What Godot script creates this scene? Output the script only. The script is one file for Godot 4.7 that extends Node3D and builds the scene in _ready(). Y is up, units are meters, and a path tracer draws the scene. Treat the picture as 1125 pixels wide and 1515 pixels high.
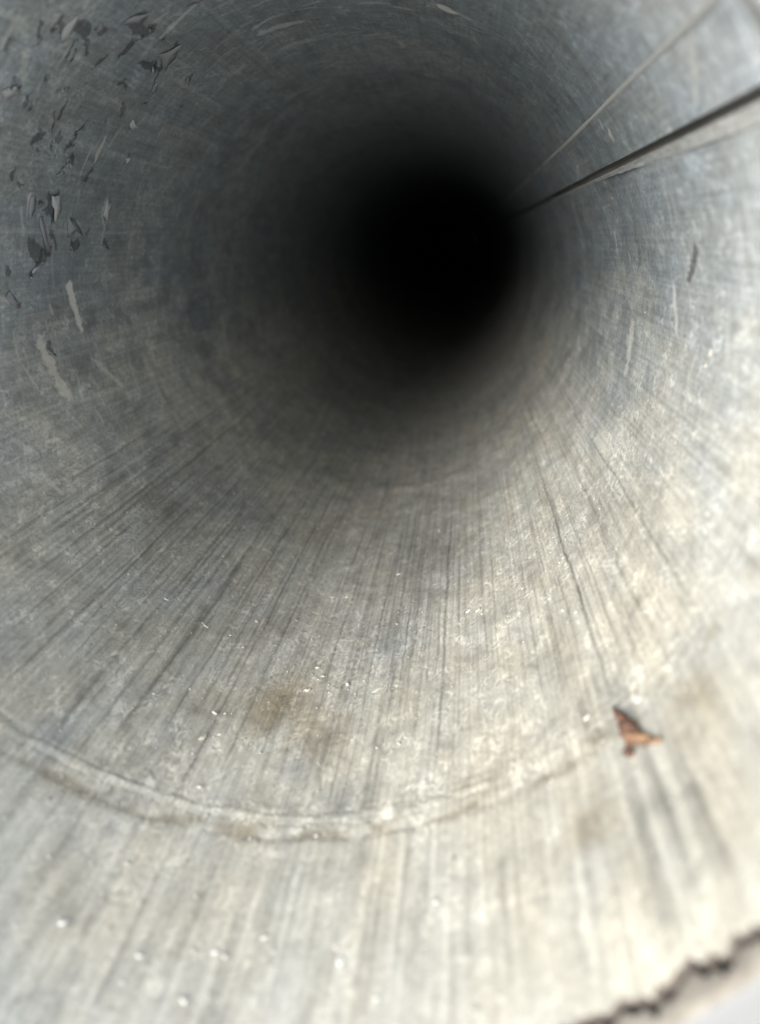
extends Node3D

# A look into the open mouth of an old grey pipe lying on the ground in daylight.
# Places on the pipe wall are given by an angle (degrees, 0 at the bottom, positive to the right)
# and a depth in pipe radii; depth 0.70 is the mouth.
const RAD := 0.15
const MOUTH := 0.70
const AXIS_Y := 0.1635
const SHEET_LEFT := -242.15
const SHEET_RIGHT := 116.5
const JOINT := 1.34

var rng := RandomNumberGenerator.new()
var blotch := FastNoiseLite.new()
var middle := FastNoiseLite.new()
var chalk := FastNoiseLite.new()
var grain := FastNoiseLite.new()
var hoop := FastNoiseLite.new()
var along := FastNoiseLite.new()
var warp := FastNoiseLite.new()
var streaks: Array = []

var scuffs := [
	[-99.5, 2.611, -90.4, 2.669, 0.0233, 0.90],
	[-89.4, 2.386, -78.0, 2.454, 0.0303, 0.65],
	[-83.8, 2.700, -75.9, 2.870, 0.0142, 0.50],
	[-79.9, 3.148, -69.1, 3.149, 0.0279, 0.35],
	[-83.6, 4.313, -72.8, 4.215, 0.0334, 0.40],
	[-71.9, 4.055, -66.7, 3.879, 0.0162, 0.20],
	[-116.1, 2.306, -112.8, 2.315, 0.0101, 0.70],
	[-112.7, 2.378, -106.5, 2.465, 0.0094, 0.45],
	[-117.0, 2.806, -113.7, 2.800, 0.0126, 0.45],
	[-113.7, 2.800, -110.6, 2.851, 0.0071, 0.45],
	[-114.5, 2.976, -111.5, 3.003, 0.0094, 0.30],
	[-129.0, 2.626, -124.3, 2.627, 0.0109, 0.60],
	[-98.8, 2.188, -97.0, 2.285, 0.0096, 0.50],
	[-163.2, 2.838, -167.4, 2.796, 0.0115, 0.50],
	[-167.4, 2.796, -170.3, 2.787, 0.0137, 0.30],
	[-164.4, 2.896, -172.1, 2.912, 0.0244, 0.50],
	[-165.4, 3.132, -171.5, 3.139, 0.0283, 0.35],
	[-154.0, 3.117, -156.4, 3.103, 0.0137, 0.40],
	[-150.9, 2.494, -155.0, 2.476, 0.0123, 0.50],
	[-155.0, 2.476, -159.2, 2.447, 0.0108, 0.55],
	[-152.1, 2.392, -154.9, 2.391, 0.0093, 0.40],
	[159.0, 2.649, 157.4, 2.656, 0.0295, 0.90],
	[170.0, 3.236, 169.3, 3.334, 0.0124, 0.40],
	[177.1, 3.183, 174.0, 3.160, 0.0159, 0.30],
	[-140.0, 4.143, -147.9, 3.976, 0.0183, 0.25],
	[-131.2, 4.131, -141.1, 4.118, 0.0438, 0.25],
	[-127.4, 2.052, -126.1, 3.259, 0.0078, 0.20],
	[-140.7, 2.032, -140.2, 2.610, 0.0067, 0.25],
	[-141.8, 1.840, -141.6, 1.954, 0.0091, 0.40],
	[-136.8, 2.363, -134.8, 2.921, 0.0064, 0.18],
	[-128.9, 2.374, -130.4, 2.207, 0.0056, 0.15],
	[97.2, 2.157, 90.3, 2.109, 0.0159, 0.50],
	[87.2, 2.675, 79.6, 2.630, 0.0371, 0.45],
	[86.2, 1.782, 83.0, 1.748, 0.0071, 0.30],
	[124.9, 1.540, 119.5, 1.656, 0.0142, 0.50],
	[121.9, 1.874, 119.1, 1.870, 0.0162, 0.50],
	[125.0, 2.467, 123.6, 2.483, 0.0080, 0.70],
	[122.5, 2.428, 121.5, 2.430, 0.0185, 0.60],
	[120.8, 3.188, 118.5, 3.280, 0.0097, 0.40],
	[-37.9, 1.361, -42.1, 1.358, 0.0089, 0.30],
	[-66.6, 2.111, -62.3, 2.141, 0.0114, 0.50],
	[-74.7, 2.068, -71.9, 2.121, 0.0171, 0.40],
	[160.9, 2.650, 153.2, 2.651, 0.0166, 0.30],
	[145.6, 2.472, 139.3, 2.581, 0.0086, 0.30],
	[140.5, 2.401, 134.0, 2.455, 0.0105, 0.25],
	[-29.3, 1.202, -30.1, 1.096, 0.0118, 0.30],
]
var bare_patches := [
	[-144.89, 2.101, -146.30, 2.103, -146.94, 2.137, -145.78, 2.189, -144.42, 2.192, -143.66, 2.233, -143.64, 2.188, -144.17, 2.132],
	[-143.64, 2.188, -143.55, 2.213, -141.68, 2.272, -141.29, 2.250],
	[-150.06, 2.295, -151.28, 2.311, -150.77, 2.359, -151.13, 2.425, -149.60, 2.436, -148.95, 2.384, -148.99, 2.341],
	[-148.28, 2.376, -148.02, 2.403, -144.74, 2.418, -143.06, 2.404, -145.78, 2.389],
	[-144.66, 2.512, -146.66, 2.593, -145.45, 2.665, -144.36, 2.642, -144.14, 2.579],
	[-151.65, 2.590, -151.48, 2.625, -145.47, 2.676, -141.52, 2.704, -144.38, 2.664],
	[-134.33, 2.001, -134.45, 2.026, -133.28, 2.050, -133.40, 2.033],
	[-130.05, 2.118, -132.24, 2.106, -132.64, 2.120, -130.37, 2.127],
	[-130.87, 2.265, -130.97, 2.275, -124.63, 2.353, -124.58, 2.345],
	[-143.22, 1.973, -143.40, 1.993, -140.51, 2.035, -139.71, 2.032, -141.46, 2.008],
	[-117.17, 2.398, -117.28, 2.467, -114.14, 2.480, -110.96, 2.473, -113.06, 2.444, -113.66, 2.376, -114.74, 2.417],
	[-110.56, 2.450, -109.70, 2.488, -106.50, 2.526, -106.77, 2.507],
	[-144.71, 2.025, -145.36, 2.037, -144.59, 2.074, -142.57, 2.078],
	[-140.04, 2.513, -140.33, 2.555, -138.95, 2.580, -139.00, 2.549],
	[-136.88, 2.599, -135.86, 2.643, -133.82, 2.668, -134.01, 2.643],
	[-109.03, 2.336, -106.30, 2.457, -104.04, 2.452, -104.81, 2.358],
	[103.32, 1.927, 102.79, 1.898, 97.70, 1.990, 98.07, 2.025],
]
var flakes := [
	[-141.83, 2.093, -144.13, 2.077, -146.63, 2.081, -145.08, 2.097, -143.13, 2.106],
	[-148.87, 2.266, -151.12, 2.284, -153.70, 2.309, -151.60, 2.323, -149.68, 2.294],
	[-147.95, 2.567, -149.51, 2.598, -151.55, 2.611, -149.30, 2.652, -145.70, 2.668],
	[-130.77, 2.010, -131.81, 1.996, -132.66, 2.020, -133.53, 2.043, -132.70, 2.049],
	[-139.61, 2.174, -141.53, 2.162, -143.34, 2.158, -142.00, 2.174, -139.98, 2.181],
	[-112.69, 2.378, -112.48, 2.399, -106.29, 2.470, -106.31, 2.448],
	[-116.51, 2.424, -117.13, 2.460, -113.89, 2.481, -111.59, 2.470, -114.06, 2.446],
	[-113.24, 2.547, -112.02, 2.611, -109.78, 2.657, -110.43, 2.611, -108.83, 2.581],
	[-140.55, 2.720, -141.88, 2.705, -143.02, 2.711, -141.63, 2.735],
	[-133.12, 2.737, -134.07, 2.738, -133.52, 2.778, -132.47, 2.768],
	[-130.23, 2.135, -132.37, 2.117, -132.91, 2.122, -130.86, 2.139],
	[-116.13, 2.306, -116.41, 2.319, -114.77, 2.334, -112.36, 2.325, -112.82, 2.315],
	[-113.44, 2.813, -117.04, 2.812, -116.39, 2.841, -112.76, 2.841],
	[-98.67, 2.216, -99.52, 2.239, -97.16, 2.294, -96.67, 2.269],
	[-145.78, 2.189, -146.90, 2.206, -147.66, 2.194, -146.28, 2.192],
]
var crumbs := [
[-50.0, 2.085, 0.0042], [-30.8, 2.533, 0.0051], [-25.2, 2.062, 0.0052], [-34.4, 2.097, 0.0053], [-4.2, 2.466, 0.0063], [-1.2, 2.472, 0.0050], [-2.3, 1.978, 0.0060], [-10.1, 2.263, 0.0034], [-5.3, 2.148, 0.0033], [-17.0, 2.020, 0.0031], [-26.1, 1.664, 0.0042], [-15.9, 1.674, 0.0051], [-14.3, 1.682, 0.0043], [-15.7, 1.564, 0.0087], [-13.6, 1.593, 0.0040], [-12.8, 1.392, 0.0042], [14.8, 1.578, 0.0048], [25.9, 2.185, 0.0055], [28.0, 2.163, 0.0077], [28.7, 2.126, 0.0043], [9.3, 2.655, 0.0067], [2.3, 1.016, 0.0046], [-7.2, 1.093, 0.0050], [-2.7, 0.977, 0.0050], [-1.5, 0.972, 0.0044], [10.7, 0.993, 0.0055], [11.5, 0.962, 0.0068], [21.9, 1.058, 0.0054], [24.8, 1.037, 0.0047], [-19.9, 0.970, 0.0069], [-10.5, 0.947, 0.0053], [89.3, 1.814, 0.0064], [87.4, 1.835, 0.0047], [43.6, 1.374, 0.0049], [44.9, 1.277, 0.0039], [51.0, 1.308, 0.0053], [4.1, 1.886, 0.0077], [-2.7, 1.850, 0.0085], [-42.9, 2.093, 0.0043], [-38.2, 1.850, 0.0038], [-17.1, 2.192, 0.0045], [20.6, 1.390, 0.0021], [26.2, 0.830, 0.0042]
]
var stains := [
	["brown", 1.8, 1.650, 4.93, 0.126],
	["brown", -7.9, 1.755, 5.52, 0.147],
	["blue", 7.1, 1.387, 4.38, 0.098],
	["blue", -33.7, 1.395, 3.01, 0.071],
	["blue", -20.7, 1.544, 3.20, 0.080],
	["blue", -0.5, 1.497, 2.51, 0.061],
	["brown", 57.1, 1.18, 4.2, 0.07],
	["brown", 41.6, 1.096, 3.76, 0.071],
	["blue", 8.2, 2.086, 6.69, 0.202],
	["pink", -5.2, 1.815, 6.92, 0.185],
	["pink", -18.5, 1.701, 4.02, 0.107],
	["blue", -39.4, 2.948, 5.22, 0.208],
	["dark", -46.1, 2.564, 7.71, 0.262],
	["pale", 68.3, 1.327, 4.08, 0.090],
	["pale", 68.0, 1.706, 3.71, 0.096],
	["pale", -73.9, 2.211, 2.72, 0.086],
	["pale", -30.6, 1.109, 4.00, 0.079],
	["dark", 17.1, 2.720, 11.63, 0.420],
	["dark", 49.0, 1.059, 2.75, 0.051],
]


func _ready() -> void:
	rng.seed = 71
	# camera
	var cam := Camera3D.new()
	cam.name = "camera"
	add_child(cam)
	cam.transform = Transform3D(Basis(Vector3(0.99314, -0.04049, -0.10969), Vector3(0.0, 0.93814, -0.34627), Vector3(0.11692, 0.34389, 0.93170)), Vector3(0.43 * RAD, AXIS_Y + 0.26 * RAD, MOUTH * RAD))
	cam.near = 0.01
	cam.far = 900.0
	cam.fov = 69.93
	var lens := CameraAttributesPhysical.new()
	lens.frustum_focal_length = 17.156
	lens.frustum_near = 0.01
	lens.frustum_far = 900.0
	lens.frustum_focus_distance = 0.36
	lens.exposure_aperture = 3.3
	cam.attributes = lens
	cam.current = true
	# sky and daylight
	var sky_mat := ProceduralSkyMaterial.new()
	sky_mat.sky_top_color = Color(0.56, 0.61, 0.68)
	sky_mat.sky_horizon_color = Color(0.78, 0.79, 0.80)
	sky_mat.sky_curve = 0.2
	sky_mat.ground_bottom_color = Color(0.42, 0.41, 0.39)
	sky_mat.ground_horizon_color = Color(0.6, 0.6, 0.58)
	var sky := Sky.new()
	sky.sky_material = sky_mat
	var env := Environment.new()
	env.background_mode = Environment.BG_SKY
	env.sky = sky
	env.tonemap_mode = Environment.TONE_MAPPER_LINEAR
	env.tonemap_exposure = 5.1
	env.sdfgi_enabled = true
	env.ssao_enabled = true
	env.ssil_enabled = true
	var world := WorldEnvironment.new()
	world.name = "daylight"
	world.environment = env
	add_child(world)
	var sun := DirectionalLight3D.new()
	sun.name = "hazy_sun"
	sun.light_energy = 0.5
	sun.light_angular_distance = 36.0
	sun.light_color = Color(1.0, 0.985, 0.955)
	sun.shadow_enabled = true
	add_child(sun)
	sun.look_at_from_position(Vector3(-0.46, 0.31, 1.0), Vector3.ZERO)

	noise_setup()
	peel_setup()
	streak_setup()
	ground()
	var pipe := Node3D.new()
	pipe.name = "pipe"
	add_child(pipe)
	pipe.set_meta("label", "old grey dusty pipe seen from its open mouth, streaked and scuffed inside")
	pipe.set_meta("category", "pipe")
	walls(pipe)
	joint(pipe)
	mouth(pipe)
	seam(pipe)
	for k in flakes.size():
		flake(pipe, flakes[k], k)
	chip()
	scatter_crumbs()
	grit()


# ---------------------------------------------------------------- helpers

func noise_setup() -> void:
	for n in [[blotch, 1.3, 4, 5], [middle, 7.0, 3, 9], [grain, 64.0, 3, 13], [chalk, 15.0, 4, 17], [hoop, 1.0, 2, 21], [along, 1.0, 2, 34], [warp, 2.2, 2, 55]]:
		var f: FastNoiseLite = n[0]
		f.noise_type = FastNoiseLite.TYPE_SIMPLEX_SMOOTH
		f.frequency = n[1]
		f.fractal_type = FastNoiseLite.FRACTAL_FBM
		f.fractal_octaves = n[2]
		f.seed = n[3]
	for f in [grain, chalk]:
		f.domain_warp_enabled = true
		f.domain_warp_type = FastNoiseLite.DOMAIN_WARP_SIMPLEX_REDUCED
		f.domain_warp_frequency = 24.0
		f.domain_warp_amplitude = 0.05
		f.domain_warp_fractal_type = FastNoiseLite.DOMAIN_WARP_FRACTAL_NONE


func at(th: float, z: float, rise := 0.0) -> Vector3:
	# rise: metres off the wall towards the pipe's axis
	var a := deg_to_rad(th)
	var r := RAD - rise
	return Vector3(r * sin(a), AXIS_Y - r * cos(a), -(z - MOUTH) * RAD)


func theta_of(u: float) -> float:
	if u < 0.34:
		return lerpf(SHEET_LEFT, -65.0, u / 0.34)
	if u < 0.84:
		return lerpf(-65.0, 65.0, (u - 0.34) / 0.5)
	return lerpf(65.0, SHEET_RIGHT, (u - 0.84) / 0.16)


func u_of(th: float) -> float:
	if th > SHEET_RIGHT:
		th -= 360.0
	if th < -65.0:
		return 0.34 * (th - SHEET_LEFT) / (-65.0 - SHEET_LEFT)
	if th < 65.0:
		return 0.34 + 0.5 * (th + 65.0) / 130.0
	return 0.84 + 0.16 * (th - 65.0) / (SHEET_RIGHT - 65.0)


func part(called: String, m: Mesh, mat: Material, parent: Node) -> MeshInstance3D:
	var o := MeshInstance3D.new()
	o.name = called
	o.mesh = m
	o.material_override = mat
	parent.add_child(o, true)
	return o


func sheet(cols: int, rows: int, place: Callable, tone: Variant = null) -> ArrayMesh:
	# a grid of (cols+1) x (rows+1) points, place(i, j) -> Vector3, with smooth normals
	var w := cols + 1
	var pos := PackedVector3Array()
	var uv := PackedVector2Array()
	var col := PackedColorArray()
	pos.resize(w * (rows + 1))
	uv.resize(pos.size())
	if tone != null:
		col.resize(pos.size())
	for j in rows + 1:
		for i in w:
			pos[j * w + i] = place.call(i, j)
			uv[j * w + i] = Vector2(float(i) / cols, float(j) / rows)
			if tone != null:
				col[j * w + i] = tone.call(i, j)
	var nor := PackedVector3Array()
	nor.resize(pos.size())
	var idx := PackedInt32Array()
	for j in rows + 1:
		for i in w:
			var a := pos[j * w + mini(i + 1, cols)] - pos[j * w + maxi(i - 1, 0)]
			var b := pos[mini(j + 1, rows) * w + i] - pos[maxi(j - 1, 0) * w + i]
			nor[j * w + i] = b.cross(a).normalized()
			if i < cols and j < rows:
				var k := j * w + i
				idx.append_array(PackedInt32Array([k, k + 1, k + w, k + 1, k + w + 1, k + w]))
	# turn the faces so that they look the way the normals do (clockwise fronts)
	if idx.size():
		var fn := (pos[idx[2]] - pos[idx[0]]).cross(pos[idx[1]] - pos[idx[0]])
		if fn.dot(nor[idx[0]]) < 0.0:
			for k in range(0, idx.size(), 3):
				var s := idx[k + 1]
				idx[k + 1] = idx[k + 2]
				idx[k + 2] = s
	var arr := []
	arr.resize(Mesh.ARRAY_MAX)
	arr[Mesh.ARRAY_VERTEX] = pos
	arr[Mesh.ARRAY_NORMAL] = nor
	arr[Mesh.ARRAY_TEX_UV] = uv
	if tone != null:
		arr[Mesh.ARRAY_COLOR] = col
	arr[Mesh.ARRAY_INDEX] = idx
	var m := ArrayMesh.new()
	m.add_surface_from_arrays(Mesh.PRIMITIVE_TRIANGLES, arr)
	return m


func plain(c: Color, rough := 0.8, tinted := false) -> StandardMaterial3D:
	var m := StandardMaterial3D.new()
	m.albedo_color = c.linear_to_srgb()
	m.roughness = rough
	m.vertex_color_use_as_albedo = tinted
	return m


# ---------------------------------------------------------------- what the wall is made of

func peel_setup() -> void:
	# more small peeled places and lifted scales round the ones listed, long in the hoop direction
	for k in 52:
		var th := clampf(-145.0 + rng.randfn(0.0, 14.0), -176.0, -118.0) if k < 30 else -110.0 + rng.randfn(0.0, 10.0)
		var z := 2.4 + rng.randfn(0.0, 0.3)
		var long := rng.randf_range(0.5, 2.4)
		var wide := rng.randf_range(0.008, 0.026)
		var lean := rng.randf_range(-0.012, 0.012)
		var poly := []
		for i in 8:
			var a := TAU * i / 8.0
			var r := rng.randf_range(0.45, 1.1)
			poly.append(th + long * r * cos(a))
			poly.append(z + wide * r * sin(a) + lean * cos(a) * long)
		bare_patches.append(poly)
		if k % 2 == 0:
			var s := rng.randf_range(0.3, 0.65)
			var f := []
			for i in 5:
				var a := TAU * (i + rng.randf_range(-0.3, 0.3)) / 5.0
				f.append(th + 0.4 * long + 0.75 * long * s * cos(a))
				f.append(z - 0.4 * wide + 0.6 * wide * s * sin(a) + lean * cos(a) * long)
			flakes.append(f)


func streak_setup() -> void:
	# thin run marks along the pipe: angle, from, to, half width in degrees, strength
	for s in [[-34.5, 1.36, 3.4, 0.28, 0.25], [-15.3, 1.34, 4.2, 0.26, 0.25], [-11.2, 1.45, 4.6, 0.25, 0.2], [47.6, 1.36, 3.6, 0.25, 0.3], [38.0, 1.5, 3.4, 0.22, 0.2], [-44.0, 1.4, 3.0, 0.24, 0.2], [-27.0, 1.4, 3.5, 0.3, 0.22], [-21.5, 1.5, 4.0, 0.24, 0.2], [7.5, 1.3, 3.4, 0.2, 0.2], [15.0, 1.6, 3.6, 0.24, 0.17], [21.0, 1.4, 4.0, 0.26, 0.2], [56.0, 1.5, 2.8, 0.24, 0.2], [63.0, 1.5, 2.8, 0.24, 0.18], [46.8, 0.76, 1.2, 0.9, 0.28], [53.5, 0.78, 1.2, 0.9, 0.2]]:
		streaks.append(s)
	for k in 150:
		var th := -64.0 + 128.0 * (k + rng.randf()) / 150.0
		var z0 := rng.randf_range(1.25, 2.3)
		streaks.append([th, z0, z0 + rng.randf_range(0.7, 3.4), rng.randf_range(0.12, 0.4), rng.randf_range(0.05, 0.17)])
	for k in 180:
		var th := -178.0 + 108.0 * pow(rng.randf(), 1.4) if k < 140 else (75.0 + 40.0 * rng.randf() if k < 160 else 130.0 + 48.0 * rng.randf())
		var z := 1.9 + 2.2 * pow(rng.randf(), 1.5) if k < 140 else 1.5 + 1.8 * rng.randf()
		var wide := rng.randf_range(0.004, 0.013)
		if th > SHEET_RIGHT:
			th -= 360.0
		scuffs.append([th, z, th + rng.randf_range(1.5, 7.0), z + rng.randf_range(-0.04, 0.06), wide, rng.randf_range(0.14, 0.45)])
	for k in 26:
		var th := -165.0 + 100.0 * rng.randf()
		var z := 1.8 + rng.randf()
		scuffs.append([th, z, th + rng.randf_range(-1.5, 1.5), z + rng.randf_range(0.3, 1.1), rng.randf_range(0.004, 0.009), rng.randf_range(0.08, 0.2)])
	for k in 80:
		var th := -50.0 + 112.0 * (k + rng.randf()) / 80.0
		var z0 := rng.randf_range(0.7, 0.95)
		streaks.append([th, z0, z0 + rng.randf_range(0.2, 0.6), rng.randf_range(0.3, 0.9), rng.randf_range(0.06, 0.17)])


func paint(z0: float, z1: float, w: int, h: int) -> StandardMaterial3D:
	var tone := PackedFloat32Array()
	var lite := PackedFloat32Array()
	var warm := PackedFloat32Array()
	var rise := PackedFloat32Array()
	var dust := PackedFloat32Array()
	var mouth_light := PackedFloat32Array()
	mouth_light.resize(w * h)
	tone.resize(w * h)
	lite.resize(w * h)
	warm.resize(w * h)
	rise.resize(w * h)
	dust.resize(w * h)
	var th := PackedFloat32Array()
	var sn := PackedFloat32Array()
	var cs := PackedFloat32Array()
	for x in w:
		var t := theta_of((x + 0.5) / w)
		th.append(t)
		sn.append(sin(deg_to_rad(t)))
		cs.append(cos(deg_to_rad(t)))
	var span := log(z1 / z0)
	for y in h:
		var z := z0 * exp(span * (y + 0.5) / h)
		for x in w:
			var i := y * w + x
			var b := blotch.get_noise_3d(sn[x], -cs[x], z)
			var m := middle.get_noise_3d(sn[x], -cs[x], z * 0.5)
			var g := grain.get_noise_3d(sn[x], -cs[x], z * 0.55)
			var c := chalk.get_noise_3d(sn[x], -cs[x], z * 0.6)
			if z < 1.25:
				m *= 0.6
				g *= 0.7
				c *= 0.7
			g *= clampf(0.75 + 2.2 * c + 0.8 * b, 0.25, 1.6)
			var s := hoop.get_noise_2d(th[x] * 0.09, z * 34.0)
			var l := along.get_noise_2d(th[x] * 1.1, z * 1.1)
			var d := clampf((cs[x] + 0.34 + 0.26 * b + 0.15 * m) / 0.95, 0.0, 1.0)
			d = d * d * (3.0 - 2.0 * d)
			var white := rng.randf()
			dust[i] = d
			mouth_light[i] = smoothstep(2.55, 1.15, z + 0.45 * b + 0.2 * m)  # stronger daylight towards the mouth, painted into the wall's colour
			tone[i] = 1.0 + 0.08 * b + 0.09 * m + 0.18 * g + 0.08 * smoothstep(0.12, 0.4, c) - 0.08 * smoothstep(0.15, 0.42, -c) + 0.14 * (white - 0.5) + (0.06 * s * (1.0 - 0.75 * d)) + 0.1 * l * (0.75 + 0.25 * d)
			warm[i] = 0.3 * middle.get_noise_2d(th[x] * 0.012 + 9.0, z * 0.3) + 0.2 * b
			if z < 1.42:
				# dirt in the joint's groove, rubbed crest of the bead
				var worn := lerpf(1.0, 0.35, smoothstep(12.0, 34.0, th[x]))
				var jn := warp.get_noise_2d(th[x] * 0.05, z * 4.0)
				var dirt := exp(-pow((z - 1.272 - 0.03 * jn) / 0.022, 2.0)) * clampf(0.45 + 1.6 * jn + 0.5 * g - 0.004 * th[x], 0.0, 1.0)
				tone[i] *= 1.0 - 0.24 * dirt
				warm[i] += 0.5 * dirt
				var line := exp(-pow((z - 1.352 - 0.004 * jn) / 0.0045, 2.0)) + 0.6 * exp(-pow((z - 1.318 - 0.006 * jn) / 0.005, 2.0))
				tone[i] *= 1.0 - 0.16 * worn * line * clampf(0.6 + 1.6 * jn + 0.5 * g, 0.0, 1.0)
				lite[i] = worn * 0.3 * exp(-pow((z - 1.336) / 0.009, 2.0)) * clampf(0.5 + 1.5 * jn, 0.0, 1.0)
			rise[i] = 0.5 + 0.12 * m + 0.16 * g + 0.2 * c + 0.07 * s * (1.0 - 0.6 * d) + 0.05 * (white - 0.5)
			if white > 0.9988:
				lite[i] = 0.6
	# run marks
	for s in streaks:
		for y in h:
			var z := z0 * exp(span * (y + 0.5) / h)
			if z < s[1] or z > s[2]:
				continue
			var fade := clampf(minf((z - s[1]) / 0.12, (s[2] - z) / (0.4 * (s[2] - s[1]))), 0.0, 1.0)
			var t: float = s[0] + 0.5 * warp.get_noise_2d(z * 0.6, s[0] * 7.0) + 0.16 * warp.get_noise_2d(z * 5.0, s[0] * 3.0)
			var k: float = s[4] * fade * 0.85 * clampf(0.95 + 0.45 * warp.get_noise_2d(z * 2.5, s[0] * 11.0 + 40.0), 0.2, 1.2)
			var x0 := maxi(0, int(u_of(t - 2.2 * s[3]) * w))
			var x1 := mini(w - 1, int(u_of(t + 2.2 * s[3]) * w) + 1)
			for x in range(x0, x1 + 1):
				var q: float = (th[x] - t) / s[3]
				var e := exp(-q * q) * k
				tone[y * w + x] *= 1.0 - e
				rise[y * w + x] -= 0.5 * e
	# pale rubbed scuffs
	for s in scuffs:
		var a0: float = s[0]
		var a1: float = s[2]
		var half: float = s[4]
		var zl := minf(s[1], s[3]) - 3.0 * half
		var zh := maxf(s[1], s[3]) + 3.0 * half
		var tl := minf(a0, a1) - 3.0 * rad_to_deg(half)
		var thi := maxf(a0, a1) + 3.0 * rad_to_deg(half)
		var y0 := maxi(0, int(h * log(zl / z0) / span))
		var y1 := mini(h - 1, int(h * log(zh / z0) / span))
		var turn := 360.0 if tl > SHEET_RIGHT else 0.0
		if y1 < 0 or y0 > h - 1:
			continue
		var x0 := maxi(0, int(u_of(tl) * w))
		var x1 := mini(w - 1, int(u_of(thi) * w))
		var ax := deg_to_rad(a1 - a0)
		var az: float = s[3] - s[1]
		for y in range(y0, y1 + 1):
			var z := z0 * exp(span * (y + 0.5) / h)
			for x in range(x0, x1 + 1):
				var px := deg_to_rad(th[x] + turn - a0)
				var pz: float = z - s[1]
				var q := clampf((px * ax + pz * az) / (ax * ax + az * az), 0.0, 1.0)
				var jag := 0.6 * middle.get_noise_2d(th[x] * 0.05, z * 1.6) + 0.5 * grain.get_noise_2d(th[x] * 0.02, z * 0.6)
				var dd := Vector2(px - q * ax, pz - q * az).length() / (half * (1.0 - 0.45 * absf(q - 0.4))) + jag
				var e := smoothstep(1.25, 0.6, dd) * float(s[5])
				lite[y * w + x] = maxf(lite[y * w + x], e)
				rise[y * w + x] += 0.3 * e
	# places where a skin of the surface has come away
	for poly in bare_patches:
		var pts := PackedVector2Array()
		var lo := Vector2(1e9, 1e9)
		var hi := Vector2(-1e9, -1e9)
		for k in range(0, poly.size(), 2):
			var p := Vector2(deg_to_rad(poly[k]), poly[k + 1])
			pts.append(p)
			lo = lo.min(p)
			hi = hi.max(p)
		if hi.y < z0 or lo.y > z1:
			continue
		for y in range(maxi(0, int(h * log(lo.y / z0) / span) - 4), mini(h - 1, int(h * log(hi.y / z0) / span) + 4) + 1):
			var z := z0 * exp(span * (y + 0.5) / h)
			for x in range(maxi(0, int(u_of(rad_to_deg(lo.x)) * w) - 6), mini(w - 1, int(u_of(rad_to_deg(hi.x)) * w) + 6) + 1):
				var p := Vector2(deg_to_rad(th[x]), z)
				p += Vector2(middle.get_noise_2d(th[x] * 0.08, z * 3.0), middle.get_noise_2d(th[x] * 0.08 + 50.0, z * 3.0)) * 0.012
				if Geometry2D.is_point_in_polygon(p, pts):
					tone[y * w + x] *= 0.7
					rise[y * w + x] -= 0.3
	# stains
	for s in stains:
		var sz: float = s[4]
		var st: float = s[3]
		if s[2] + 1.6 * sz < z0 or s[2] - 1.6 * sz > z1:
			continue
		for y in range(maxi(0, int(h * log((s[2] - 1.6 * sz) / z0) / span)), mini(h - 1, int(h * log((s[2] + 1.6 * sz) / z0) / span)) + 1):
			var z := z0 * exp(span * (y + 0.5) / h)
			for x in range(maxi(0, int(u_of(s[1] - 1.6 * st) * w)), mini(w - 1, int(u_of(s[1] + 1.6 * st) * w)) + 1):
				var q := Vector2((th[x] - s[1]) / st, (z - s[2]) / sz).length()
				var n := middle.get_noise_3d(sn[x] * 0.8, cs[x] * 0.8, z * 0.8) + 0.6 * middle.get_noise_3d(sn[x] * 3.0, cs[x] * 3.0, z * 3.0)
				var e := smoothstep(1.5, 0.1, q + 0.7 * n) * clampf(0.75 + n, 0.0, 1.0)
				var i := y * w + x
				match s[0]:
					"brown":
						warm[i] += 0.8 * e
						tone[i] *= 1.0 - 0.2 * e
					"pink":
						warm[i] += 0.5 * e
						tone[i] *= 1.0 - 0.06 * e
					"blue":
						warm[i] -= 0.4 * e
						tone[i] *= 1.0 - 0.12 * e
					"dark":
						tone[i] *= 1.0 - 0.16 * e
					"pale":
						lite[i] = maxf(lite[i], 0.35 * e)
	var rgb := PackedByteArray()
	var hgt := PackedByteArray()
	var rgh := PackedByteArray()
	rgb.resize(w * h * 3)
	hgt.resize(w * h)
	rgh.resize(w * h)
	for i in w * h:
		var d := dust[i]
		var t := tone[i]
		var e := lite[i]
		var k := warm[i]
		var c := BARE.lerp(BARE_MOUTH_LIT, mouth_light[i]).lerp(DUSTY.lerp(DUSTY_MOUTH_LIT, mouth_light[i]), d)
		rgb[i * 3] = clampi(int(255.0 * lerpf(c.r * t * (1.0 + 0.04 * k), 0.83 + 0.02 * d, e)), 0, 238)
		rgb[i * 3 + 1] = clampi(int(255.0 * lerpf(c.g * t * (1.0 - 0.01 * k), 0.83, e)), 0, 238)
		rgb[i * 3 + 2] = clampi(int(255.0 * lerpf(c.b * t * (1.0 - 0.09 * k), 0.815 - 0.04 * d, e)), 0, 238)
		hgt[i] = clampi(int(255.0 * rise[i]), 0, 255)
		rgh[i] = clampi(int(255.0 * lerpf(0.5, 0.72, clampf(d + e, 0.0, 1.0))), 0, 255)
	var m := StandardMaterial3D.new()
	m.albedo_texture = ImageTexture.create_from_image(Image.create_from_data(w, h, false, Image.FORMAT_RGB8, rgb))
	m.roughness = 1.0
	m.roughness_texture = ImageTexture.create_from_image(Image.create_from_data(w, h, false, Image.FORMAT_L8, rgh))
	m.roughness_texture_channel = BaseMaterial3D.TEXTURE_CHANNEL_RED
	m.heightmap_enabled = true
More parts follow.
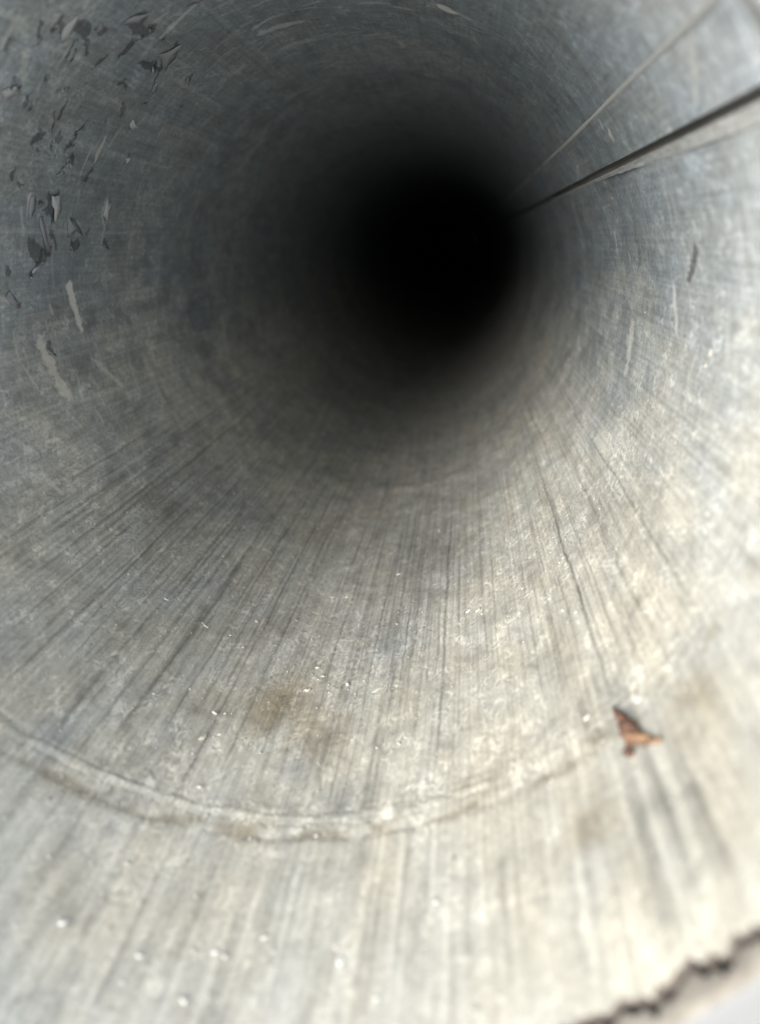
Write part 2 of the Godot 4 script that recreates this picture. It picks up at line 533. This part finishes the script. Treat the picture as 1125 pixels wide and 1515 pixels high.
	m.heightmap_texture = ImageTexture.create_from_image(Image.create_from_data(w, h, false, Image.FORMAT_L8, hgt))
	m.heightmap_scale = 0.05
	m.texture_repeat = false
	return m


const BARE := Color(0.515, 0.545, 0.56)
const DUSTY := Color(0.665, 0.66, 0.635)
const BARE_MOUTH_LIT := Color(0.79, 0.81, 0.825)  # bare wall with the brighter light near the mouth mixed into its colour
const DUSTY_MOUTH_LIT := Color(0.695, 0.68, 0.635)  # dusty floor, its colour likewise lightened for the light at the mouth


# ---------------------------------------------------------------- the pipe

func dent(th: float, z: float) -> float:
	var a := deg_to_rad(th)
	return 0.0011 * blotch.get_noise_3d(sin(a) * 1.2, cos(a) * 1.2, z * 0.8) + 0.00035 * middle.get_noise_3d(sin(a) * 0.8, cos(a) * 0.8, z * 0.8)


func walls(pipe: Node3D) -> void:
	var z0 := 1.38
	var z1 := 20.0
	var far_wall := func(i: int, j: int) -> Vector3:
		var th := theta_of(i / 420.0)
		var z := z0 * exp(log(z1 / z0) * j / 340.0)
		return at(th, z, dent(th, z))
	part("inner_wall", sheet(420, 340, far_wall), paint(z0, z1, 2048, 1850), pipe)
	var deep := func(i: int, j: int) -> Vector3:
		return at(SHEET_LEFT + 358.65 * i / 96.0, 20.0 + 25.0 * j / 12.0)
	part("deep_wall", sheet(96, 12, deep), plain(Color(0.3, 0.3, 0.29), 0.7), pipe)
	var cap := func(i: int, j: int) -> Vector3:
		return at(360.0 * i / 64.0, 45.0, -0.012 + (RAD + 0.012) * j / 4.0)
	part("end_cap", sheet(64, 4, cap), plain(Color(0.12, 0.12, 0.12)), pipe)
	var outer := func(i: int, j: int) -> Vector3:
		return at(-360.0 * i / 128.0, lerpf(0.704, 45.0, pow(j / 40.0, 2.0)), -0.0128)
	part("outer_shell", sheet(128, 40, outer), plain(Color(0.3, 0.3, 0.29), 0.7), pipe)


func mouth_edge(th: float) -> float:
	return 0.757 + 0.016 * warp.get_noise_2d(th * 0.1, 3.0) + 0.006 * (absf(fposmod(th, 4.7) / 4.7 - 0.62) - 0.25) + 0.015 * warp.get_noise_2d(th * 0.28, 8.0) + 0.002 * warp.get_noise_2d(th * 1.1, 18.0)


func crack_width(th: float) -> float:
	return 0.016 + 0.008 * warp.get_noise_2d(th * 0.3, 30.0) + 0.010 * exp(-pow((th - 49.6) / 0.7, 2.0))


func mouth(pipe: Node3D) -> void:
	var ze := 1.255
	var sleeve := func(i: int, j: int) -> Vector3:
		var th := theta_of(i / 640.0)
		var e := mouth_edge(th)
		var z := lerpf(e, ze, j / 60.0)
		return at(th, z, dent(th, z))
	var m := sheet(640, 60, sleeve)
	depth_rows(m, 0.72, ze)
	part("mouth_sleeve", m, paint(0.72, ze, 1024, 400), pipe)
	var edge := func(i: int, j: int) -> Vector3:
		var th := theta_of(i / 640.0)
		var e := mouth_edge(th)
		return at(th, e + [-0.001, 0.001, 0.01][j], [0.0001, -0.0012, -0.0085][j] + dent(th, e))
	part("crack_edge", sheet(640, 2, edge), plain(Color(0.2, 0.17, 0.15), 0.95), pipe)
	var lip := func(i: int, j: int) -> Vector3:
		var th := theta_of(i / 640.0)
		var e := mouth_edge(th) - crack_width(th)
		var prof := [[e - 0.006, -0.0085], [e, -0.0004], [e - 0.005, 0.0], [0.718, 0.0], [0.708, -0.0004], [0.7035, -0.0012]]
		return at(th, prof[j][0], prof[j][1] + 0.0003 * middle.get_noise_2d(th * 0.05, j * 0.2))
	var lip_tone := func(i: int, j: int) -> Color:
		var n := 0.5 + 0.8 * middle.get_noise_2d(i * 0.012, j * 0.07)
		return Color(0.3, 0.275, 0.23).lerp(Color(0.17, 0.15, 0.125), clampf(n, 0.0, 1.0))
	part("lip", sheet(640, 5, lip, lip_tone), plain(Color.WHITE, 0.85, true), pipe)
	var bed := func(i: int, j: int) -> Vector3:
		return at(theta_of(i / 240.0), 0.715 + 0.085 * j / 3.0, -0.0086)
	part("crack_bed", sheet(240, 3, bed), plain(Color(0.2, 0.175, 0.155), 0.95), pipe)
	var face := func(i: int, j: int) -> Vector3:
		var prof := [[0.7035, -0.0012], [0.7005, -0.0024], [0.7, -0.0045], [0.7, -0.0105], [0.701, -0.012], [0.704, -0.0128]]
		return at(360.0 * i / 256.0, prof[j][0], prof[j][1])
	part("end_face", sheet(256, 5, face), plain(Color(0.2, 0.2, 0.2), 0.75), pipe)


func depth_rows(m: ArrayMesh, z0: float, z1: float) -> void:
	# the texture's rows follow the depth's logarithm; give each point the row of its own depth
	var arr := m.surface_get_arrays(0)
	var pos: PackedVector3Array = arr[Mesh.ARRAY_VERTEX]
	var uv: PackedVector2Array = arr[Mesh.ARRAY_TEX_UV]
	for k in pos.size():
		var z := MOUTH - pos[k].z / RAD
		uv[k].y = clampf(log(z / z0) / log(z1 / z0), 0.0, 1.0)
	arr[Mesh.ARRAY_TEX_UV] = uv
	m.clear_surfaces()
	m.add_surface_from_arrays(Mesh.PRIMITIVE_TRIANGLES, arr)


func joint(pipe: Node3D) -> void:
	# the raised double bead and the dirty groove where two lengths of pipe meet
	var prof := [[1.255, 0.0], [1.262, 0.0], [1.27, -0.0003], [1.278, -0.0003], [1.288, 0.0], [1.298, 0.0], [1.306, 0.0001], [1.313, 0.0001], [1.317, -0.0001], [1.321, 0.0001], [1.330, 0.0004], [1.338, 0.0005], [1.345, 0.0003], [1.350, 0.00005], [1.353, 0.0], [1.357, 0.0001], [1.362, 0.0002], [1.37, 0.0001], [1.38, 0.0]]
	var rows := prof.size() - 1
	var ring := func(i: int, j: int) -> Vector3:
		var th := theta_of(i / 900.0)
		var n := warp.get_noise_2d(th * 0.08, j * 0.3)
		var f := grain.get_noise_2d(th * 0.02, j * 0.004)
		var k: float = prof[j][1] * 0.65 * clampf(0.75 + 1.1 * n, 0.1, 1.5) * lerpf(1.0, 0.55, smoothstep(12.0, 34.0, th))
		var wob := 0.012 * warp.get_noise_2d(th * 0.03, 77.0) * sin(PI * j / rows)
		return at(th, prof[j][0] + wob, k + dent(th, prof[j][0]) + 0.00022 * f)
	var m := sheet(900, rows, ring)
	depth_rows(m, 1.255, 1.38)
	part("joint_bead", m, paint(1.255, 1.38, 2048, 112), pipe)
	var deep_ring := func(i: int, j: int) -> Vector3:
		var th := theta_of(i / 420.0)
		var k := j / 8.0
		var z := 3.70 + 0.18 * k
		return at(th, z, dent(th, z) + 0.0009 * sin(PI * k) * clampf(0.6 + 1.1 * warp.get_noise_2d(th * 0.05, 5.0), 0.15, 1.5) + 0.0001)
	var d := sheet(420, 8, deep_ring)
	depth_rows(d, 3.70, 3.88)
	part("joint_bead", d, paint(3.70, 3.88, 1024, 40), pipe)


func seam(pipe: Node3D) -> void:
	# the open groove between the two edges of the rolled sheet
	var groove := func(i: int, j: int) -> Vector3:
		var p: Array = [[116.5, 0.0002], [116.55, -0.001], [116.62, -0.0022], [117.2, -0.0026], [117.7, -0.0022], [117.78, -0.001], [117.85, 0.0004]][i]
		var z := 0.715 * exp(log(20.0 / 0.715) * j / 160.0)
		return at(p[0] + 0.35 * warp.get_noise_2d(z * 0.8, i * 0.05), z, p[1])
	part("seam_groove", sheet(6, 160, groove), plain(Color(0.165, 0.16, 0.145), 0.8), pipe)
	# the pale strip of skin along it, its lower edge lifting off the wall
	var strip_mat := plain(Color.WHITE, 0.65, true)
	var low := func(z: float) -> float:
		var t := 114.85
		for k in [[1.4, 114.95], [1.63, 115.15], [1.92, 115.4], [2.24, 115.85], [2.5, 116.1], [2.72, 116.05], [3.2, 116.2], [4.4, 116.25]]:
			if z >= k[0]:
				t = k[1]
		return t
	var smooth_low := func(z: float) -> float:
		var s := 0.0
		for k in 5:
			s += low.call(z * (0.9 + 0.05 * k))
		return s / 5.0 - 0.12 + 0.12 * warp.get_noise_2d(z * 3.0, 90.0)
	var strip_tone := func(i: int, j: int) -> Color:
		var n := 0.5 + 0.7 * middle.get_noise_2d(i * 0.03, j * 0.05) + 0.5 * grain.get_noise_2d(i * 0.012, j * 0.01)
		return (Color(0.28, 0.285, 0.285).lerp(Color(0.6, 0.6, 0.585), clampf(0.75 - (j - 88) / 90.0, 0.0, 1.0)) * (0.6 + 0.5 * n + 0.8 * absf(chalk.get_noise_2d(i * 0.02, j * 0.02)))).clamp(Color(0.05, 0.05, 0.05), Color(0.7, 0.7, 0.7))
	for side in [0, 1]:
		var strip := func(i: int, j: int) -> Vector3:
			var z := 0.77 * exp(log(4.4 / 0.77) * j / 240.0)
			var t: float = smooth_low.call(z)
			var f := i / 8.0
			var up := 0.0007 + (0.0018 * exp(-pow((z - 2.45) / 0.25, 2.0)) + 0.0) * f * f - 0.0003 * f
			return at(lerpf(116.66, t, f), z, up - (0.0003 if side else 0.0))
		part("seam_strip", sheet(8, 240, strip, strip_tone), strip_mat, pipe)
	# a thin raised rib a little higher on the same wall
	var rib := func(i: int, j: int) -> Vector3:
		var a := PI * i / 8.0
		var z := 0.76 * exp(log(12.0 / 0.76) * j / 140.0)
		var r := 0.001 * (1.0 + 0.12 * warp.get_noise_2d(z * 2.0, 60.0))
		return at(126.2 + 0.1 * warp.get_noise_2d(z * 0.5, 70.0) + rad_to_deg(cos(a) * r / RAD), z, sin(a) * r - 0.0004)
	part("rib", sheet(8, 140, rib), plain(Color(0.5, 0.5, 0.48), 0.5), pipe)


func flake(pipe: Node3D, f: Array, k: int) -> void:
	# a thin curled scale of the surface, held at its mouth side and lifted at the other
	var n := f.size() / 2
	var zl := 1e9
	var zh := -1e9
	for i in n:
		zl = minf(zl, f[2 * i + 1])
		zh = maxf(zh, f[2 * i + 1])
	var high := rng.randf_range(0.0008, 0.002)
	var top := PackedVector3Array()
	var low := PackedVector3Array()
	var mid := Vector3.ZERO
	for i in n:
		for s in 3:
			var i2 := (i + 1) % n
			var t := lerpf(f[2 * i], f[2 * i2], s / 3.0) + rng.randf_range(-0.3, 0.3)
			var z := lerpf(f[2 * i + 1], f[2 * i2 + 1], s / 3.0) + rng.randf_range(-0.004, 0.004)
			var q := clampf((z - zl) / (zh - zl), 0.0, 1.0)
			var up := 0.0004 + high * pow(q, 1.3) + rng.randf_range(0.0, 0.0003)
			top.append(at(t, z, up + dent(t, z)))
			low.append(at(t, z, up + dent(t, z) - 0.00035))
			mid += top[-1]
	mid /= top.size()
	var st := SurfaceTool.new()
	st.begin(Mesh.PRIMITIVE_TRIANGLES)
	var inward := (Vector3(0, AXIS_Y, mid.z) - mid).normalized()
	var mid_low := mid - inward * 0.0006
	for i in top.size():
		var i2 := (i + 1) % top.size()
		for tri in [[mid, top[i], top[i2]], [mid_low, low[i2], low[i]], [top[i], low[i], top[i2]], [top[i2], low[i], low[i2]]]:
			for p in tri:
				st.add_vertex(p)
	st.generate_normals()
	var c := Color(0.235, 0.25, 0.26) if k % 3 else Color(0.4, 0.41, 0.415)
	part("flake", st.commit(), plain(c, 0.6), pipe)


# ---------------------------------------------------------------- things lying in it

func chip() -> void:
	var o := Node3D.new()
	o.name = "dry_scrap"
	add_child(o)
	o.set_meta("label", "small rust-brown ridged scrap stuck on the joint bead at the right")
	o.set_meta("category", "scrap")
	var a := at(47.5, 1.352)
	var b := at(51.9, 1.178)
	var c := at(47.9, 1.187)
	var mid := (b + c) * 0.5
	var inward := (Vector3(0, AXIS_Y, mid.z) - mid).normalized()
	o.position = mid
	var surf := func(t: float, s: float) -> Vector3:
		var e := t + 0.07 * sin(s * 2.3) * t
		var wave := 0.0007 * sin(e * 30.0) * t + 0.0009 * t * middle.get_noise_2d(s * 0.35, t * 0.4)
		return a.lerp(mid, e) + (b - c) * 0.46 * s * t * (1.0 - 0.15 * s + 0.7 * middle.get_noise_2d(t * 0.5 + 2.0 * signf(s), 4.0)) + inward * (0.0004 + 0.0034 * (1.0 - s * s) * sin(PI * clampf(t, 0.0, 1.0) * 0.93) + wave) - mid
	var tones := [Color(0.27, 0.145, 0.1), Color(0.25, 0.13, 0.09), Color(0.17, 0.085, 0.06), Color(0.2, 0.1, 0.065), Color(0.12, 0.065, 0.045), Color(0.25, 0.14, 0.08), Color(0.12, 0.065, 0.045)]
	var body_tone := func(i: int, j: int) -> Color:
		var q := clampf(j / 40.0 * 6.0 + 0.5 * warp.get_noise_2d(i * 0.2, j * 0.05), 0.0, 5.99)
		var k := int(q)
		return tones[k].lerp(tones[k + 1], q - k)
	var shell := func(i: int, j: int) -> Vector3:
		return surf.call(0.04 + 0.96 * j / 40.0, i / 8.0 - 1.0)
	part("shell", sheet(16, 40, shell, body_tone), plain(Color.WHITE, 0.75, true), o)
	for k in 4:
		var t0: float = [0.46, 0.62, 0.78, 0.92][k]
		var ridge := func(i: int, j: int) -> Vector3:
			var s := (i / 14.0 * 2.0 - 1.0) * 0.96
			var q := PI * j / 6.0
			return surf.call(t0 + (0.022 + 0.012 * middle.get_noise_2d(i * 0.05, k * 9.0)) * cos(q) - 0.05 * s * s, s) + inward * 0.001 * sin(q)
		part("ridge", sheet(14, 6, ridge), plain([Color(0.09, 0.05, 0.036), Color(0.06, 0.034, 0.026), Color(0.11, 0.06, 0.042), Color(0.24, 0.145, 0.085)][k], 0.7), o)
	var foot := func(i: int, j: int) -> Vector3:
		var q := TAU * i / 10.0
		var r := 0.0016 * (1.0 - 0.55 * j / 6.0)
		var p: Vector3 = (c - mid).lerp((b - c) * 0.02 + (c - mid) + inward * 0.003 + Vector3(0, 0, 0.002), j / 6.0)
		return p + inward * (r * sin(q) + 0.001) + (b - c).normalized() * r * cos(q)
	part("stub", sheet(10, 6, foot), plain(Color(0.12, 0.065, 0.045)), o)
	var lobe := func(i: int, j: int) -> Vector3:
		return surf.call(0.97 + 0.1 * j / 6.0, i / 8.0 * 0.95 - 0.1 * j / 6.0) + inward * (0.0008 - 0.001 * j / 6.0)
	part("lobe", sheet(8, 6, lobe), plain(Color(0.22, 0.135, 0.08)), o)


func lump(seed_at: float, rough: float) -> ArrayMesh:
	var ball := func(i: int, j: int) -> Vector3:
		var a := TAU * (i % 10) / 10.0
		var b := PI * j / 6.0 - PI / 2.0
		var p := Vector3(cos(a) * cos(b), sin(b), sin(a) * cos(b))
		if j == 0 or j == 6:
			p = Vector3(0, sin(b), 0)
		return p * (1.0 + rough * warp.get_noise_3d(p.x * 0.6 + seed_at, p.y * 0.6, p.z * 0.6))
	return sheet(10, 6, ball)


func crumb_label(k: int, th: float, z: float, size: float) -> String:
	var own := {13: "long whitish crumb, largest of the cluster left of the brown stain", 16: "whitish crumb alone on the floor above the middle of the joint bead", 18: "larger whitish crumb of the three close together right of the floor's middle", 20: "whitish crumb lying deepest in the pipe, right of the floor's middle", 3: "whitish crumb on the strongest dark run mark at the left of the floor", 33: "whitish crumb on the joint bead just left of the brown scrap", 35: "whitish crumb on the joint bead just right of the brown scrap", 26: "largest whitish crumb on the pale floor near the mouth, in its middle", 29: "pale crumb furthest left on the floor near the mouth", 42: "whitish crumb nearest the bottom edge, left of the dark crack", 31: "upper of two whitish crumbs stuck to the grey right wall", 32: "lower of two whitish crumbs stuck to the grey right wall", 6: "whitish crumb alone just above the brown stain on the floor", 15: "whitish crumb lying just inside the joint bead at the left", 30: "whitish crumb near the mouth, second from the left"}
	if own.has(k):
		return own[k]
	var side := "left part" if th < -12.0 else ("middle" if th < 12.0 else "right part")
	if z < 1.25:
		return "whitish crumb on the %s of the pale floor near the mouth" % side
	if z < 1.4:
		return "tiny whitish crumb caught on the %s of the joint bead" % side
	return "%s whitish crumb on the %s of the streaked floor, %s" % ["tiny" if size < 0.0007 else "small", side, "just beyond the joint bead" if z < 1.8 else ("further in" if z < 2.2 else "deep in the pipe")]


func scatter_crumbs() -> void:
	var shapes := [lump(3.0, 0.7), lump(11.0, 0.8), lump(23.0, 0.6), lump(31.0, 0.9)]
	var mats := [plain(Color(0.6, 0.585, 0.54), 0.85), plain(Color(0.52, 0.49, 0.42), 0.85), plain(Color(0.66, 0.65, 0.61), 0.85)]
	for k in crumbs.size():
		var c: Array = crumbs[k]
		var o := MeshInstance3D.new()
		o.name = "crumb" if k == 0 else "crumb_%03d" % k
		o.mesh = shapes[k % 4]
		o.material_override = mats[(k * 7) % 3]
		var size: float = c[2] * RAD * 0.95
		var p := at(c[0], c[1], size * 0.35)
		var inward := (Vector3(0, AXIS_Y, p.z) - p).normalized()
		var side := Vector3(0, 0, 1)
		var cross := inward.cross(side)
		var spin := rng.randf() * TAU
		var ux := side * cos(spin) + cross * sin(spin)
		var uz := ux.cross(inward)
		o.transform = Transform3D(Basis(ux * size * rng.randf_range(1.0, 1.9), inward * size * rng.randf_range(0.35, 0.6), uz * size * rng.randf_range(0.7, 1.0)), p)
		add_child(o)
		o.set_meta("label", crumb_label(k, c[0], c[1], size))
		o.set_meta("category", "crumb")
		o.set_meta("group", "whitish crumbs scattered in the pipe")


func grit() -> void:
	var mm := MultiMesh.new()
	mm.transform_format = MultiMesh.TRANSFORM_3D
	mm.use_colors = true
	mm.mesh = lump(47.0, 0.8)
	mm.instance_count = 2600
	for k in 2600:
		var th := clampf(rng.randfn(0.0, 38.0), -100.0, 112.0)
		var z := 0.78 * exp(rng.randf() * log(3.6 / 0.78))
		var size := RAD * 0.0011 * exp(rng.randfn(0.0, 0.45))
		var p := at(th, z, size * 0.2)
		var inward := (Vector3(0, AXIS_Y, p.z) - p).normalized()
		var spin := rng.randf() * TAU
		var ux := Vector3(0, 0, 1) * cos(spin) + inward.cross(Vector3(0, 0, 1)) * sin(spin)
		mm.set_instance_transform(k, Transform3D(Basis(ux * size * 1.3, inward * size * 0.6, ux.cross(inward) * size), p))
		var v := rng.randf()
		mm.set_instance_color(k, Color(0.55, 0.53, 0.48) if v < 0.6 else (Color(0.2, 0.17, 0.14) if v < 0.85 else Color(0.7, 0.68, 0.62)))
	var o := MultiMeshInstance3D.new()
	o.name = "grit"
	o.multimesh = mm
	o.material_override = plain(Color.WHITE, 0.85, true)
	add_child(o)
	o.set_meta("label", "fine grit and dust grains strewn over the floor of the pipe")
	o.set_meta("category", "grit")
	o.set_meta("kind", "stuff")


func ground() -> void:
	var flat := PlaneMesh.new()
	flat.size = Vector2(800, 800)
	var tex := NoiseTexture2D.new()
	tex.width = 512
	tex.height = 512
	tex.seamless = true
	var n := FastNoiseLite.new()
	n.frequency = 0.02
	n.fractal_octaves = 5
	tex.noise = n
	var ramp := Gradient.new()
	ramp.set_color(0, Color(0.62, 0.61, 0.59))
	ramp.set_color(1, Color(0.74, 0.73, 0.71))
	tex.color_ramp = ramp
	var m := StandardMaterial3D.new()
	m.albedo_texture = tex
	m.uv1_triplanar = true
	m.uv1_scale = Vector3(1.7, 1.7, 1.7)
	m.roughness = 0.95
	var o := part("ground", flat, m, self)
	o.set_meta("label", "pale bare ground the pipe lies on")
	o.set_meta("category", "ground")
	o.set_meta("kind", "structure")
